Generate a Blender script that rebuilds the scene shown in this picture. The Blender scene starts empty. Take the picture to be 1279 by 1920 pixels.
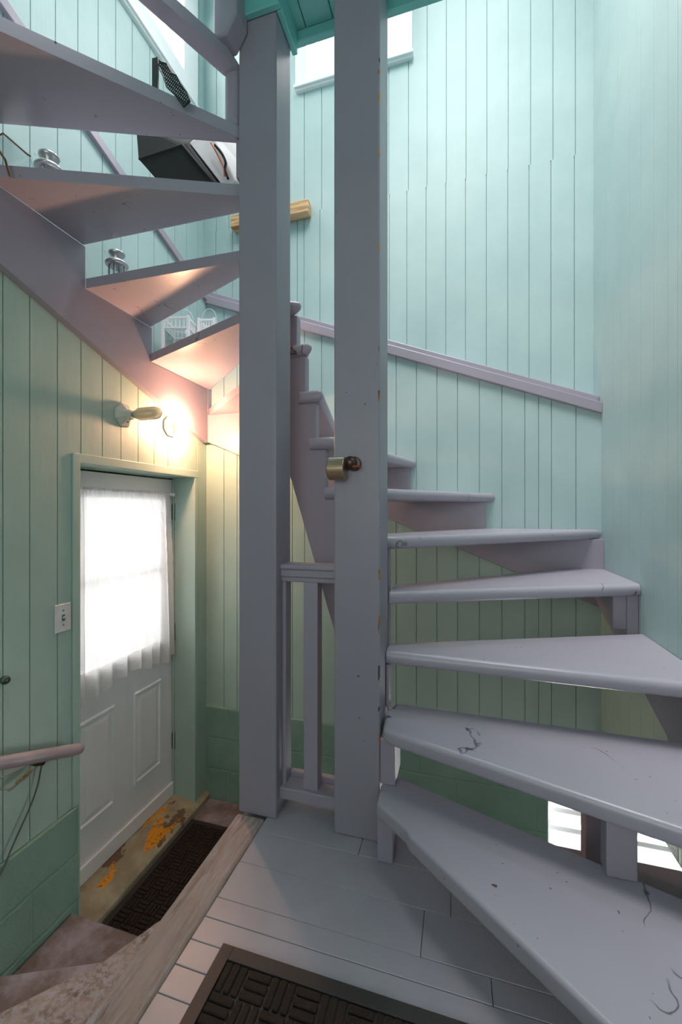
import bpy, bmesh, math, random
from mathutils import Vector, Matrix
random.seed(7)
C = bpy.context.scene.collection
PI = math.pi

# ------------------------------------------------------------------ camera, world, lights
H = 1.055                      # eye height above the landing (the landing is z = 0)
F = 770.0                      # focal length in pixels of the 1279 x 1920 frame
YAW = math.radians(16.0)       # the camera looks 16 degrees to the left of the back wall's normal
CU, CV = 639.5, 957.0
cs, sn = math.cos(YAW), math.sin(YAW)

cam_d = bpy.data.cameras.new('camera'); cam = bpy.data.objects.new('camera', cam_d); C.objects.link(cam)
cam_d.sensor_fit = 'VERTICAL'; cam_d.sensor_height = 36.0; cam_d.sensor_width = 24.0
cam_d.lens = F / 1920 * 36.0
cam_d.shift_y = (CV - 960) / 1920.0
cam_d.clip_start = 0.02
cam.location = (0, 0, H); cam.rotation_euler = (PI/2, 0, YAW)
bpy.context.scene.camera = cam

w = bpy.data.worlds.new('sky'); bpy.context.scene.world = w; w.use_nodes = True
w.node_tree.nodes['Background'].inputs[0].default_value = (1.0, 0.985, 0.98, 1)
w.node_tree.nodes['Background'].inputs[1].default_value = 1.25

vs = bpy.context.scene.view_settings
vs.view_transform = 'Standard'; vs.look = 'None'; vs.gamma = 1.0; vs.use_curve_mapping = False
vs.exposure = 0.18

def area(name, loc, target, sx, sy, power, col):
    d = bpy.data.lights.new(name, 'AREA'); d.shape = 'RECTANGLE'; d.size = sx; d.size_y = sy
    d.energy = power; d.color = col
    o = bpy.data.objects.new(name, d); C.objects.link(o); o.location = loc
    o.rotation_euler = (Vector(target) - Vector(loc)).to_track_quat('-Z', 'Y').to_euler()
    return o
DAY = (1.0, 0.975, 0.965)
area('daylight_back_window', (-.64, 2.66, H+3.2), (-.5, 0.6, H+1.6), .62, 1.0, 34, DAY)
area('daylight_left_window', (-1.88, 1.9, H+3.2), (0.4, 1.7, H+1.5), .62, .9, 18, DAY)
sk = area('fill_overhead', (-.1, .9, H+4.2), (.2, 1.2, H), 1.2, 1.6, 62, DAY); sk.data.spread = 1.75  # added overhead fill lamp; the ceiling has no skylight opening
area('daylight_door', (-1.98, 1.82, H-.35), (0, 1.75, H-.5), .58, .85, 5, (1, .98, .95))
area('daylight_basement_window', (1.0, 2.62, H-1.6), (.6, 1.0, H-1.9), 1.0, .7, 45, DAY)
area('fill_behind', (-.2, -1.68, H+.45), (-.2, 1.5, H+.1), 1.5, 1.2, 11, (1.0, .97, .96))  # added fill lamp behind the camera, set outside an invented window

# ------------------------------------------------------------------ measuring: photo pixel -> point of the place
def ray(u, v):
    xc = (u - CU) / F
    return (-sn + xc*cs, cs + xc*sn, -(v - CV)/F)
def onX(u, v, X): r = ray(u, v); d = X/r[0]; return Vector((X, r[1]*d, H + r[2]*d))
def onY(u, v, Y): r = ray(u, v); d = Y/r[1]; return Vector((r[0]*d, Y, H + r[2]*d))
def Z(e): return H + e         # height given relative to the eye

# ------------------------------------------------------------------ materials
def srgb(r, g, b):
    f = lambda c: (c/255/12.92) if c/255 <= .04045 else ((c/255+.055)/1.055)**2.4
    return (f(r), f(g), f(b), 1)
class NT:
    def __init__(s, name):
        s.m = bpy.data.materials.new(name); s.m.use_nodes = True
        s.n = s.m.node_tree.nodes; s.l = s.m.node_tree.links
        s.b = s.n['Principled BSDF']
    def node(s, t, **kw):
        n = s.n.new(t)
        for k, v in kw.items():
            if k in n.inputs.keys(): n.inputs[k].default_value = v
            else: setattr(n, k, v)
        return n
    def coords(s, scale=(1,1,1), rot=(0,0,0)):
        g = s.n.new('ShaderNodeNewGeometry'); mp = s.n.new('ShaderNodeMapping')
        mp.inputs['Scale'].default_value = scale; mp.inputs['Rotation'].default_value = rot
        s.l.new(g.outputs['Position'], mp.inputs['Vector']); return mp.outputs[0]
    def noise(s, scale, vec=None, detail=4, rough=.55, dist=0):
        n = s.n.new('ShaderNodeTexNoise'); n.inputs['Scale'].default_value = scale
        n.inputs['Detail'].default_value = detail; n.inputs['Roughness'].default_value = rough
        n.inputs['Distortion'].default_value = dist
        if vec is None: vec = s.coords()
        s.l.new(vec, n.inputs['Vector']); return n.outputs['Fac']
    def ramp(s, fac, stops):
        r = s.n.new('ShaderNodeValToRGB'); e = r.color_ramp.elements
        while len(e) < len(stops): e.new(.5)
        for el, (p, c) in zip(e, stops): el.position = p; el.color = c
        s.l.new(fac, r.inputs[0]); return r.outputs[0]
    def mix(s, fac, a, b):
        m = s.n.new('ShaderNodeMix'); m.data_type = 'RGBA'
        for i, x in ((0, fac), (6, a), (7, b)):
            if isinstance(x, (tuple, float, int)): m.inputs[i].default_value = x
            else: s.l.new(x, m.inputs[i])
        return m.outputs[2]
    def bump(s, h, strength=.3, dist=.002, prev=None):
        b = s.n.new('ShaderNodeBump'); b.inputs['Strength'].default_value = strength
        b.inputs['Distance'].default_value = dist; s.l.new(h, b.inputs['Height'])
        if prev is not None: s.l.new(prev, b.inputs['Normal'])
        return b.outputs[0]
    def out(s, col=None, rough=None, normal=None, **kw):
        if col is not None:
            if isinstance(col, tuple): s.b.inputs['Base Color'].default_value = col
            else: s.l.new(col, s.b.inputs['Base Color'])
        if rough is not None:
            if isinstance(rough, (int, float)): s.b.inputs['Roughness'].default_value = rough
            else: s.l.new(rough, s.b.inputs['Roughness'])
        if normal is not None: s.l.new(normal, s.b.inputs['Normal'])
        for k, v in kw.items(): s.b.inputs[k].default_value = v
        return s.m
W1 = (1,1,1,1); K0 = (0,0,0,1)

def paint(name, base, rough=.45, grain=(1,1,1), grain_s=.25, chip=None, chip_t=.74, var=.06, chip_scale=52):
    t = NT(name)
    b2 = tuple(c*(1-var*2) for c in base[:3]) + (1,)
    c = t.mix(t.ramp(t.noise(3.5, detail=5), [(.35, K0), (.68, W1)]), b2, base)
    g = t.noise(60, t.coords(grain), detail=6, rough=.65)
    f = t.noise(9, t.coords(grain), detail=3)
    nrm = t.bump(f, .25, .004); nrm = t.bump(g, grain_s, .0015, nrm)
    if chip:
        k = t.ramp(t.noise(chip_scale, detail=3, rough=.6), [(chip_t, K0), (chip_t+.012, W1)])
        cc = t.ramp(t.noise(7), [(.40, srgb(52,50,52)), (.52, srgb(86,70,56)), (.62, chip)])
        c = t.mix(k, c, cc)
    return t.out(c, rough, nrm)

M = {}
M['mint'] = paint('mint_board_paint', srgb(173,203,204), .5, (1,1,.12), .45, None, var=.03)
def board_light_tint(name, axis, a, b):
    # mint boards above the stair stringer, greener below: warm light under the stairs put into the colour
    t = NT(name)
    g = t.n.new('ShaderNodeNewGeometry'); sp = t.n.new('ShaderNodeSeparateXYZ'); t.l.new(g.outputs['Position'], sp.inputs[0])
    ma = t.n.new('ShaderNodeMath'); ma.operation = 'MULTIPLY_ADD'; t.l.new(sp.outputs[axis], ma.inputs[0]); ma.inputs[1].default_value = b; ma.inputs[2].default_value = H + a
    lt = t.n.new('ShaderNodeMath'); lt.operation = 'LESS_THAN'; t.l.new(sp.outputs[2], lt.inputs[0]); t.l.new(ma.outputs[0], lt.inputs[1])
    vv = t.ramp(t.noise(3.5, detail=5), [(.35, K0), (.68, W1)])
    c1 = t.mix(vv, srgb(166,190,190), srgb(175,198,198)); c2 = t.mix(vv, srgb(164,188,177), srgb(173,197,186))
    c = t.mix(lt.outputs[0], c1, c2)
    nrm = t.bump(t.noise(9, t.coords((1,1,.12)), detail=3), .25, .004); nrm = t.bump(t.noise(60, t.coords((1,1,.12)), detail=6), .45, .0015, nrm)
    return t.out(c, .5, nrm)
M['wall_b'] = board_light_tint('back_wall_board_paint', 0, -.488+.414*.688+.04, -.414)
M['wall_l'] = board_light_tint('left_wall_board_paint', 1, .432+.352*2.30+.04, -.352)
M['wall_r'] = board_light_tint('right_wall_board_paint', 1, -.44-.5*2.34+.04, .5)
M['mint_ceiling'] = paint('mint_ceiling_paint', srgb(118,196,190), .4, (1,.15,1), .2, None, var=.04)
M['green_lower'] = paint('lower_board_light_tint', srgb(172,197,186), .5, (1,1,.12), .5, None, var=.03)
M['grey'] = paint('lavender_grey_paint', srgb(160,153,166), .38, (1,1,1), .2, srgb(190,120,50), .765, var=.03)
M['grey_post'] = paint('lavender_grey_post_paint', srgb(151,145,157), .42, (1,1,.08), .4, srgb(190,120,50), .775, var=.03)
M['white'] = paint('white_door_paint', srgb(240,241,246), .4, (1,1,.1), .12, None, var=.01)
M['white_trim'] = paint('white_window_trim', srgb(236,236,238), .35, (1,1,1), .1, None, var=.01)

def tread_mat():
    t = NT('worn_glossy_tread_paint')
    base = srgb(170,165,177); b2 = srgb(163,158,170)
    c = t.mix(t.ramp(t.noise(2.5, detail=2), [(.2, K0), (.8, W1)]), b2, base)
    k = t.ramp(t.noise(44, detail=2, rough=.6), [(.735, K0), (.745, W1)])
    cc = t.ramp(t.noise(6), [(.45, srgb(60,56,56)), (.6, srgb(176,120,64))])
    c = t.mix(k, c, cc)
    # hairline cracks in the paint
    n2 = t.noise(2.4, t.coords((1,1,.3)), detail=5, rough=.45)
    m1 = t.n.new('ShaderNodeMath'); m1.operation = 'SUBTRACT'; t.l.new(n2, m1.inputs[0]); m1.inputs[1].default_value = .52
    m2 = t.n.new('ShaderNodeMath'); m2.operation = 'ABSOLUTE'; t.l.new(m1.outputs[0], m2.inputs[0])
    cr = t.ramp(m2.outputs[0], [(0, W1), (.0022, K0)])
    gate = t.ramp(t.noise(2.9, detail=1), [(.57, K0), (.6, W1)])
    mu = t.n.new('ShaderNodeMath'); mu.operation = 'MULTIPLY'; t.l.new(cr, mu.inputs[0]); t.l.new(gate, mu.inputs[1])
    c = t.mix(mu.outputs[0], c, srgb(70,66,70))
    nrm = t.bump(t.noise(7, detail=3), .3, .004); nrm = t.bump(t.noise(45, detail=5), .18, .001, nrm)
    r = t.ramp(t.noise(5, detail=4), [(.3, (.22,)*3+(1,)), (.7, (.4,)*3+(1,))])
    return t.out(c, .31, nrm)
M['tread'] = tread_mat()

def block_mat(name, swap):
    t = NT(name)
    g = t.n.new('ShaderNodeNewGeometry'); sp = t.n.new('ShaderNodeSeparateXYZ'); cb = t.n.new('ShaderNodeCombineXYZ')
    t.l.new(g.outputs['Position'], sp.inputs[0]); t.l.new(sp.outputs[1 if swap else 0], cb.inputs[0]); t.l.new(sp.outputs[2], cb.inputs[1])
    ns = t.noise(9, detail=4); mp = t.n.new('ShaderNodeMix'); mp.data_type = 'VECTOR'
    br = t.n.new('ShaderNodeTexBrick'); br.inputs['Scale'].default_value = 1; br.inputs['Brick Width'].default_value = .40
    br.inputs['Row Height'].default_value = .20; br.inputs['Mortar Size'].default_value = .008; br.inputs['Mortar Smooth'].default_value = .6
    ad = t.n.new('ShaderNodeVectorMath'); ad.operation = 'MULTIPLY_ADD'
    t.l.new(ns, ad.inputs[0]); ad.inputs[1].default_value = (.03,.03,0); t.l.new(cb.outputs[0], ad.inputs[2])
    t.l.new(ad.outputs[0], br.inputs['Vector'])
    base = srgb(140,172,156); b2 = srgb(124,156,140)
    c = t.mix(t.ramp(t.noise(4, detail=5), [(.35, K0), (.7, W1)]), b2, base)
    k = t.ramp(t.noise(6.3, detail=3, rough=.65), [(.735, K0), (.745, W1)])
    c = t.mix(k, c, srgb(150,132,88))
    nrm = t.bump(br.outputs['Fac'], .55, .004); 
    nrm.node.invert = True
    nrm = t.bump(t.noise(30, detail=8, rough=.7), .75, .004, nrm); nrm = t.bump(t.noise(120, detail=4), .4, .0015, nrm)
    return t.out(c, .42, nrm)
M['block_back'] = block_mat('green_painted_block_back', False)
M['block_left'] = block_mat('green_painted_block_left', True)

def floor_mat():
    t = NT('landing_floor_paint')
    base = srgb(172,167,176); b2 = srgb(158,154,164)
    c = t.mix(t.ramp(t.noise(3, detail=6), [(.35, K0), (.7, W1)]), b2, base)
    k = t.ramp(t.noise(50, detail=2, rough=.6), [(.78, K0), (.79, W1)])
    c = t.mix(k, c, srgb(120,84,66))
    nrm = t.bump(t.noise(14, t.coords((.3,1,1)), detail=4), .35, .004); nrm = t.bump(t.noise(60, detail=5), .25, .001, nrm)
    return t.out(c, .34, nrm)
M['floor'] = floor_mat()

def worn_mat(name, t0, t1, stretch, scale):
    t = NT(name)
    wood = t.ramp(t.noise(30, t.coords(stretch), detail=6), [(.3, srgb(112,92,80)), (.5, srgb(158,136,124)), (.75, srgb(184,164,152))])
    pt = t.mix(t.ramp(t.noise(5), [(.4, K0), (.6, W1)]), srgb(166,152,154), srgb(180,170,176))
    k = t.ramp(t.noise(scale, t.coords(stretch), detail=9, rough=.75), [(t0, K0), (t1, W1)])
    c = t.mix(k, wood, pt)
    nrm = t.bump(k, .5, .0012); nrm = t.bump(t.noise(50, t.coords(stretch), detail=5), .5, .002, nrm)
    return t.out(c, .55, nrm)
M['worn'] = worn_mat('worn_nosing_wood', .44, .60, (1,.14,1), 80)
M['worn_low'] = worn_mat('worn_lower_step_paint', .45, .55, (1,1,1), 60)
def lav_step():
    t = NT('dusty_lavender_step_paint')
    c = t.mix(t.ramp(t.noise(5, detail=8, rough=.7), [(.42, K0), (.62, W1)]), srgb(122,104,100), srgb(168,156,166))
    return t.out(c, .55, t.bump(t.noise(40, detail=5), .3, .002))
M['lav'] = lav_step()
def sill_mat():
    t = NT('peeling_threshold_paint')
    base = t.mix(t.ramp(t.noise(8, detail=4), [(.4, K0), (.65, W1)]), srgb(150,140,116), srgb(178,170,144))
    br = t.ramp(t.noise(7, t.coords((1,.7,1)), detail=6, rough=.6), [(.56, K0), (.575, W1)])
    c = t.mix(br, base, srgb(112,88,72))
    ye = t.ramp(t.noise(6.5, t.coords((1.6,.6,1), (0,0,.5)), detail=6, rough=.62), [(.585, K0), (.60, W1)])
    c = t.mix(ye, c, t.mix(t.ramp(t.noise(60), [(.58,K0),(.6,W1)]), srgb(226,150,20), srgb(150,96,30)))
    return t.out(c, .6, t.bump(t.noise(30, detail=6), .4, .003))
M['sill'] = sill_mat()
def simple(name, col, rough=.5, metal=0, bump=0, bs=40, **kw):
    t = NT(name)
    c = t.mix(t.ramp(t.noise(12, detail=4), [(.35, K0), (.7, W1)]), tuple(x*.82 for x in col[:3])+(1,), col)
    n = t.bump(t.noise(bs, detail=5), bump, .002) if bump else None
    return t.out(c, rough, n, Metallic=metal, **kw)
M['mat_rubber'] = simple('dark_rubber_border', srgb(52,46,46), .5, 0, .3, 80)
M['mat_pile'] = simple('brown_ribbed_pile', srgb(50,35,26), .95, 0, 1.0, 300)
M['plastic'] = simple('white_switch_plastic', srgb(228,228,228), .35)
M['porcelain'] = simple('cream_porcelain', srgb(206,212,200), .25)
M['hinge'] = simple('aged_hinge_metal', srgb(96,112,108), .4, .7)
M['steel'] = simple('brushed_tin', srgb(190,192,194), .3, .9, .1)
M['brass'] = simple('tarnished_brass', srgb(186,160,132), .32, .85, .25, 60)
M['bronze'] = simple('dark_bronze', srgb(96,78,70), .3, .85, .2)
M['copper'] = simple('rusty_copper_bolt', srgb(150,78,48), .5, .5, .4, 200)
M['black'] = simple('black_plastic', srgb(26,32,34), .5)
M['bagblack'] = simple('black_bag_fabric', srgb(17,18,21), .8, 0, .5, 25)
M['baggrey'] = simple('pale_bag_fabric', srgb(206,206,208), .6, 0, .3, 20)
M['orange'] = simple('orange_zip', srgb(232,120,60), .5)
M['cord'] = simple('grey_cord', srgb(96,100,88), .7)
M['twine'] = simple('tan_twine', srgb(158,150,120), .8, 0, .5, 200)
M['gold'] = simple('gilt_rim', srgb(176,140,90), .3, .8)
M['rail_pink'] = simple('pinkish_grey_rail_paint', srgb(176,160,166), .35, 0, .15, 50)
M['dark'] = simple('dark_hole', srgb(12,10,10), .9)
def pine():
    t = NT('knotty_pine')
    c = t.ramp(t.noise(9, t.coords((.25,1,3)), detail=4, dist=1.2), [(.3, srgb(150,98,56)), (.5, srgb(210,170,122)), (.75, srgb(226,196,156))])
    return t.out(c, .5)
M['pine'] = pine()
def glass(name, rough=.02, tint=(1,1,1,1), fac=.12):
    m = bpy.data.materials.new(name); m.use_nodes = True; n = m.node_tree.nodes; l = m.node_tree.links
    n.remove(n['Principled BSDF']); o = n['Material Output']
    tr = n.new('ShaderNodeBsdfTransparent'); tr.inputs[0].default_value = tint
    gl = n.new('ShaderNodeBsdfGlossy'); gl.inputs['Roughness'].default_value = rough
    mx = n.new('ShaderNodeMixShader'); mx.inputs[0].default_value = fac
    l.new(tr.outputs[0], mx.inputs[1]); l.new(gl.outputs[0], mx.inputs[2]); l.new(mx.outputs[0], o.inputs[0])
    return m
M['glass'] = glass('window_glass')
M['clear'] = glass('clear_glass', .05, (.93,.97,.97,1), .22)
def emit(name, col, s):
    m = bpy.data.materials.new(name); m.use_nodes = True; n = m.node_tree.nodes; l = m.node_tree.links
    n.remove(n['Principled BSDF']); e = n.new('ShaderNodeEmission'); e.inputs[0].default_value = col; e.inputs[1].default_value = s
    l.new(e.outputs[0], n['Material Output'].inputs[0]); return m
def frost():
    m = bpy.data.materials.new('frosted_jar_glass'); m.use_nodes = True; n = m.node_tree.nodes; l = m.node_tree.links
    b = n['Principled BSDF']; b.inputs['Base Color'].default_value = srgb(232,222,190); b.inputs['Roughness'].default_value = .2
    tr = n.new('ShaderNodeBsdfTransparent'); mx = n.new('ShaderNodeMixShader'); mx.inputs[0].default_value = .78
    l.new(tr.outputs[0], mx.inputs[1]); l.new(b.outputs[0], mx.inputs[2]); l.new(mx.outputs[0], n['Material Output'].inputs[0]); return m
M['frost'] = frost()
M['bulb_lit'] = emit('lit_bulb', (1.0, .52, .30, 1), 500)
def lace():
    m = bpy.data.materials.new('sheer_lace'); m.use_nodes = True; n = m.node_tree.nodes; l = m.node_tree.links
    n.remove(n['Principled BSDF']); o = n['Material Output']
    df = n.new('ShaderNodeBsdfDiffuse'); df.inputs[0].default_value = srgb(240,240,240)
    tl = n.new('ShaderNodeBsdfTranslucent'); tl.inputs[0].default_value = srgb(240,240,240)
    tr = n.new('ShaderNodeBsdfTransparent')
    a = n.new('ShaderNodeMixShader'); a.inputs[0].default_value = .5; l.new(df.outputs[0], a.inputs[1]); l.new(tl.outputs[0], a.inputs[2])
    g = n.new('ShaderNodeNewGeometry'); wv = n.new('ShaderNodeTexChecker'); wv.inputs['Scale'].default_value = 260
    l.new(g.outputs['Position'], wv.inputs['Vector'])
    mr = n.new('ShaderNodeMapRange'); mr.inputs['To Min'].default_value = .66; mr.inputs['To Max'].default_value = .97
    l.new(wv.outputs['Fac'], mr.inputs['Value'])
    b = n.new('ShaderNodeMixShader'); l.new(mr.outputs[0], b.inputs[0]); l.new(tr.outputs[0], b.inputs[1]); l.new(a.outputs[0], b.inputs[2])
    l.new(b.outputs[0], o.inputs[0]); return m
M['lace'] = lace()

# ------------------------------------------------------------------ mesh helpers
class MB:
    def __init__(s): s.v = []; s.f = []; s.mi = []
    def add(s, vs, fs, mi=0):
        o = len(s.v); s.v += [tuple(v) for v in vs]
        for f in fs: s.f.append(tuple(i+o for i in f)); s.mi.append(mi)
        return s
    def box(s, a, b, mi=0):
        x0,y0,z0 = a; x1,y1,z1 = b
        return s.add([(x0,y0,z0),(x1,y0,z0),(x1,y1,z0),(x0,y1,z0),(x0,y0,z1),(x1,y0,z1),(x1,y1,z1),(x0,y1,z1)],
              [(0,3,2,1),(4,5,6,7),(0,1,5,4),(1,2,6,5),(2,3,7,6),(3,0,4,7)], mi)
    def hexa(s, q0, q1, mi=0):     # two quads joined
        return s.add(list(q0)+list(q1), [(3,2,1,0),(4,5,6,7),(0,1,5,4),(1,2,6,5),(2,3,7,6),(3,0,4,7)], mi)
    def prism(s, pts, f0, f1, mi=0):   # pts 2D ; f0,f1 : 2D -> 3D
        n = len(pts)
        vs = [f0(*p) for p in pts] + [f1(*p) for p in pts]
        fs = [tuple(reversed(range(n))), tuple(range(n, 2*n))] + [(i, (i+1)%n, n+(i+1)%n, n+i) for i in range(n)]
        return s.add(vs, fs, mi)
    def tube(s, pts, r, n=12, mi=0, cap=True):
        pts = [Vector(p) for p in pts]; rs = r if isinstance(r, (list, tuple)) else [r]*len(pts)
        rings = []; up = None
        for i, p in enumerate(pts):
            t = (pts[min(i+1, len(pts)-1)] - pts[max(i-1, 0)]).normalized()
            if up is None: up = t.orthogonal().normalized()
            up = (up - t*up.dot(t)); up = up.normalized() if up.length > 1e-6 else t.orthogonal().normalized()
            sd = t.cross(up)
            rings.append([p + (up*math.cos(a) + sd*math.sin(a))*rs[i] for a in [2*PI*k/n for k in range(n)]])
        vs = [q for R in rings for q in R]; fs = []
        for i in range(len(pts)-1):
            for k in range(n): fs.append((i*n+k, i*n+(k+1)%n, (i+1)*n+(k+1)%n, (i+1)*n+k))
        if cap: fs += [tuple(reversed(range(n))), tuple(range((len(pts)-1)*n, len(pts)*n))]
        return s.add(vs, fs, mi)
    def lathe(s, prof, c=(0,0,0), axis=(0,0,1), n=24, mi=0):   # prof (r, h)
        ax = Vector(axis).normalized(); a = ax.orthogonal().normalized(); b = ax.cross(a); c = Vector(c)
        vs = []; fs = []
        for r, h in prof:
            for k in range(n):
                t = 2*PI*k/n + (PI/n if n < 10 else 0); vs.append(c + ax*h + (a*math.cos(t) + b*math.sin(t))*max(r, 1e-5))
        for i in range(len(prof)-1):
            for k in range(n): fs.append((i*n+k, i*n+(k+1)%n, (i+1)*n+(k+1)%n, (i+1)*n+k))
        return s.add(vs, fs, mi)
    def build(s, name, mats, parent=None, smooth=False, bevel=0, seg=2, local=True):
        me = bpy.data.meshes.new(name)
        org = parent.matrix_world.translation if (parent is not None and local) else Vector((0,0,0))
        me.from_pydata([tuple(Vector(v)-org) for v in s.v], [], s.f)
        if not isinstance(mats, (list, tuple)): mats = [mats]
        for m in mats: me.materials.append(m)
        for p, i in zip(me.polygons, s.mi): p.material_index = i
        bm = bmesh.new(); bm.from_mesh(me); bmesh.ops.recalc_face_normals(bm, faces=bm.faces); bm.to_mesh(me); bm.free()
        if smooth:
            for p in me.polygons: p.use_smooth = True
        o = bpy.data.objects.new(name, me); C.objects.link(o)
        if parent is not None: o.parent = parent
        if bevel:
            b = o.modifiers.new('bevel', 'BEVEL'); b.width = bevel; b.segments = seg; b.limit_method = 'ANGLE'; b.angle_limit = math.radians(40)
            b.harden_normals = False
        return o
def thing(name, label, cat, loc, group=None):
    o = bpy.data.objects.new(name, None); C.objects.link(o); o.location = loc; o.matrix_world = Matrix.Translation(loc)
    o.empty_display_size = .05
    o['label'] = label; o['category'] = cat
    if group: o['group'] = group
    return o
def tag(o, label, cat, group=None):
    o['label'] = label; o['category'] = cat
    if group: o['group'] = group
    return o
def struct(o): o['kind'] = 'structure'; return o

# ------------------------------------------------------------------ the setting
XL, XR, YB = -1.587, .688, 2.34            # room faces: left wall, right wall, back wall (below the sloping cap)
XLU, YBU = -1.700, 2.475                   # the wall above the cap is set back
SEAM = 1.915                               # height over the eye where upper boards begin
TOP = 4.3

def board_panel(mb, axis, c, into, joints, fb, ft, g=.0022, gd=.007, th=.03, mi=0):
    """vertical boards with open V joints; axis 'x': panel in a plane Y=c, 'y': plane X=c; into=+-1 is the way into the wall"""
    js = sorted(joints); cols = []
    for i, s_ in enumerate(js):
        if i == 0: cols += [(s_, 0)]
        elif i == len(js)-1: cols += [(s_, 0)]
        else:
            off = random.uniform(-.0006, .0012)
            cols += [(s_-g, 0), (s_-g*.5, gd), (s_+g*.5, gd), (s_+g, 0)]
    P = (lambda s_, d, z: (s_, c+into*d, z)) if axis == 'x' else (lambda s_, d, z: (c+into*d, s_, z))
    n = len(cols); vs = []; fs = []
    for s_, d in cols: vs += [P(s_, d, Z(fb(s_))), P(s_, d, Z(ft(s_)))]
    for s_, d in cols: vs += [P(s_, th, Z(fb(s_))), P(s_, th, Z(ft(s_)))]
    for i in range(n-1):
        a = 2*i; b = 2*(i+1); k = 2*n
        fs += [(a, b, b+1, a+1), (k+a, k+a+1, k+b+1, k+b), (a, k+a, k+b, b), (a+1, b+1, k+b+1, k+a+1)]
    fs += [(0, 1, 2*n+1, 2*n), (2*n-2, 4*n-2, 4*n-1, 2*n-1)]
    mb.add(vs, fs, mi)
const = lambda k: (lambda s_: k)
capB = lambda x: 1.405 - .381*(x - XL)                 # underside line of the sloping cap on the back wall
capL = lambda y: 1.405 + .357*(YB - y)
def fill(js, lo, hi, step=.1):
    js = sorted(j for j in js if lo < j < hi); out = [lo]
    for j in js + [hi]:
        while j - out[-1] > step*1.5: out.append(out[-1] + step*random.uniform(.9, 1.1))
        out.append(j)
    return out
xs = lambda us, Y: [onY(u, 900, Y).x for u in us]
ys = lambda us, X: [onX(u, 900, X).y for u in us]

# back wall
mb = MB()
jl = fill(xs([420, 571, 603, 743, 781, 819.5, 858, 899, 941, 984, 1010, 1034, 1080], YB), XL, XR, .098)
board_panel(mb, 'x', YB, 1, jl, const(-1.27), capB)
ju = fill(xs([436, 570, 600, 730, 763, 799, 836, 873, 912, 952, 992, 1033, 1077], YBU), XLU, XR+.03, .098)
board_panel(mb, 'x', YBU, 1, ju, lambda x: capB(x)-.15, const(SEAM))
WX0, WX1, WZ0 = -.94, -.335, 2.76                      # upper back window opening
def seamed(x): return SEAM + .012
for lo, hi, b, t in ((XLU, WX0, None, TOP), (WX0, WX1, None, WZ0), (WX1, XR+.03, None, TOP)):
    j2 = fill(xs([570.5, 603, 729, 766, 801, 837, 874, 913, 953, 995, 1037, 1079], YBU), lo, hi, .098)
    board_panel(mb, 'x', YBU+.001, 1, j2, const(SEAM), const(t))
board_panel(mb, 'x', YBU+.001, 1, fill([], WX0, WX1, .098), const(WZ0+1.05), const(TOP))
mb.box((XLU-.06, YBU+.03, Z(.2)), (WX0, YBU+.06, Z(TOP))); mb.box((WX1, YBU+.03, Z(.2)), (XR+.06, YBU+.06, Z(TOP)))
mb.box((WX0, YBU+.03, Z(.2)), (WX1, YBU+.06, Z(WZ0)))
mb.box((XL-.06, YB+.03, Z(-1.27)), (XR+.06, YB+.06, Z(.45)))
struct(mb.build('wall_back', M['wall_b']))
# painted block base of the back wall, with the basement window hole
BX0, BX1, BZ0, BZ1 = .445, 1.42, -2.05, -1.33
mb = MB(); y0, y1 = YB-.012, YB+.2
mb.box((XL-.2, y0, Z(-3.1)), (BX0, y1, Z(-1.27))); mb.box((BX1, y0, Z(-3.1)), (1.75, y1, Z(-1.27)))
mb.box((BX0, y0, Z(-3.1)), (BX1, y1, Z(BZ0))); mb.box((BX0, y0, Z(BZ1)), (BX1, y1, Z(-1.27)))
struct(mb.build('wall_back_base', M['block_back'], bevel=.006))

# left wall with the deep door opening
DY0, DY1, DT = 1.397, 2.226, .245
mb = MB()
jf = fill(ys([56, 108], XL), -1.6, DY0, .128)
board_panel(mb, 'y', XL, -1, jf, const(-1.27), capL)
board_panel(mb, 'y', XL, -1, fill(ys([152, 192, 227, 259, 289, 315, 340, 355, 370], XL), DY0, YB, .1), const(DT), capL)
board_panel(mb, 'y', XL, -1, [DY1, YB], const(-1.87), const(DT))
board_panel(mb, 'y', XLU, -1, fill(ys([57, 104, 146, 184, 217, 248, 281, 306], XLU), -1.6, YBU, .11), lambda y: capL(y)-.15, const(2.80))
board_panel(mb, 'y', XLU, -1, fill([], -1.6, 1.55, .11), const(2.80), const(TOP))
board_panel(mb, 'y', XLU, -1, [2.24, 2.33, 2.42, YBU], const(2.80), const(TOP))
board_panel(mb, 'y', XLU, -1, fill([], 1.55, 2.24, .1), const(3.75), const(TOP))
mb.box((XL-.25, -1.6, Z(-1.87)), (XL-.03, DY0, Z(1.40))); mb.box((XL-.25, DY1, Z(-1.87)), (XL-.03, YB+.1, Z(1.40)))
mb.box((XL-.25, DY0, Z(DT-.03)), (XL-.03, DY1, Z(1.40)))
mb.box((XLU-.06, -1.6, Z(1.3)), (XLU-.03, 1.55, Z(TOP))); mb.box((XLU-.06, 1.55, Z(1.3)), (XLU-.03, YBU+.05, Z(2.72)))
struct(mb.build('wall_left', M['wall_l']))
mb = MB(); mb.box((XL-.2, -1.6, Z(-3.1)), (XL+.012, DY0-.004, Z(-1.272)))
struct(mb.build('wall_left_base', M['block_left'], bevel=.006))

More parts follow.
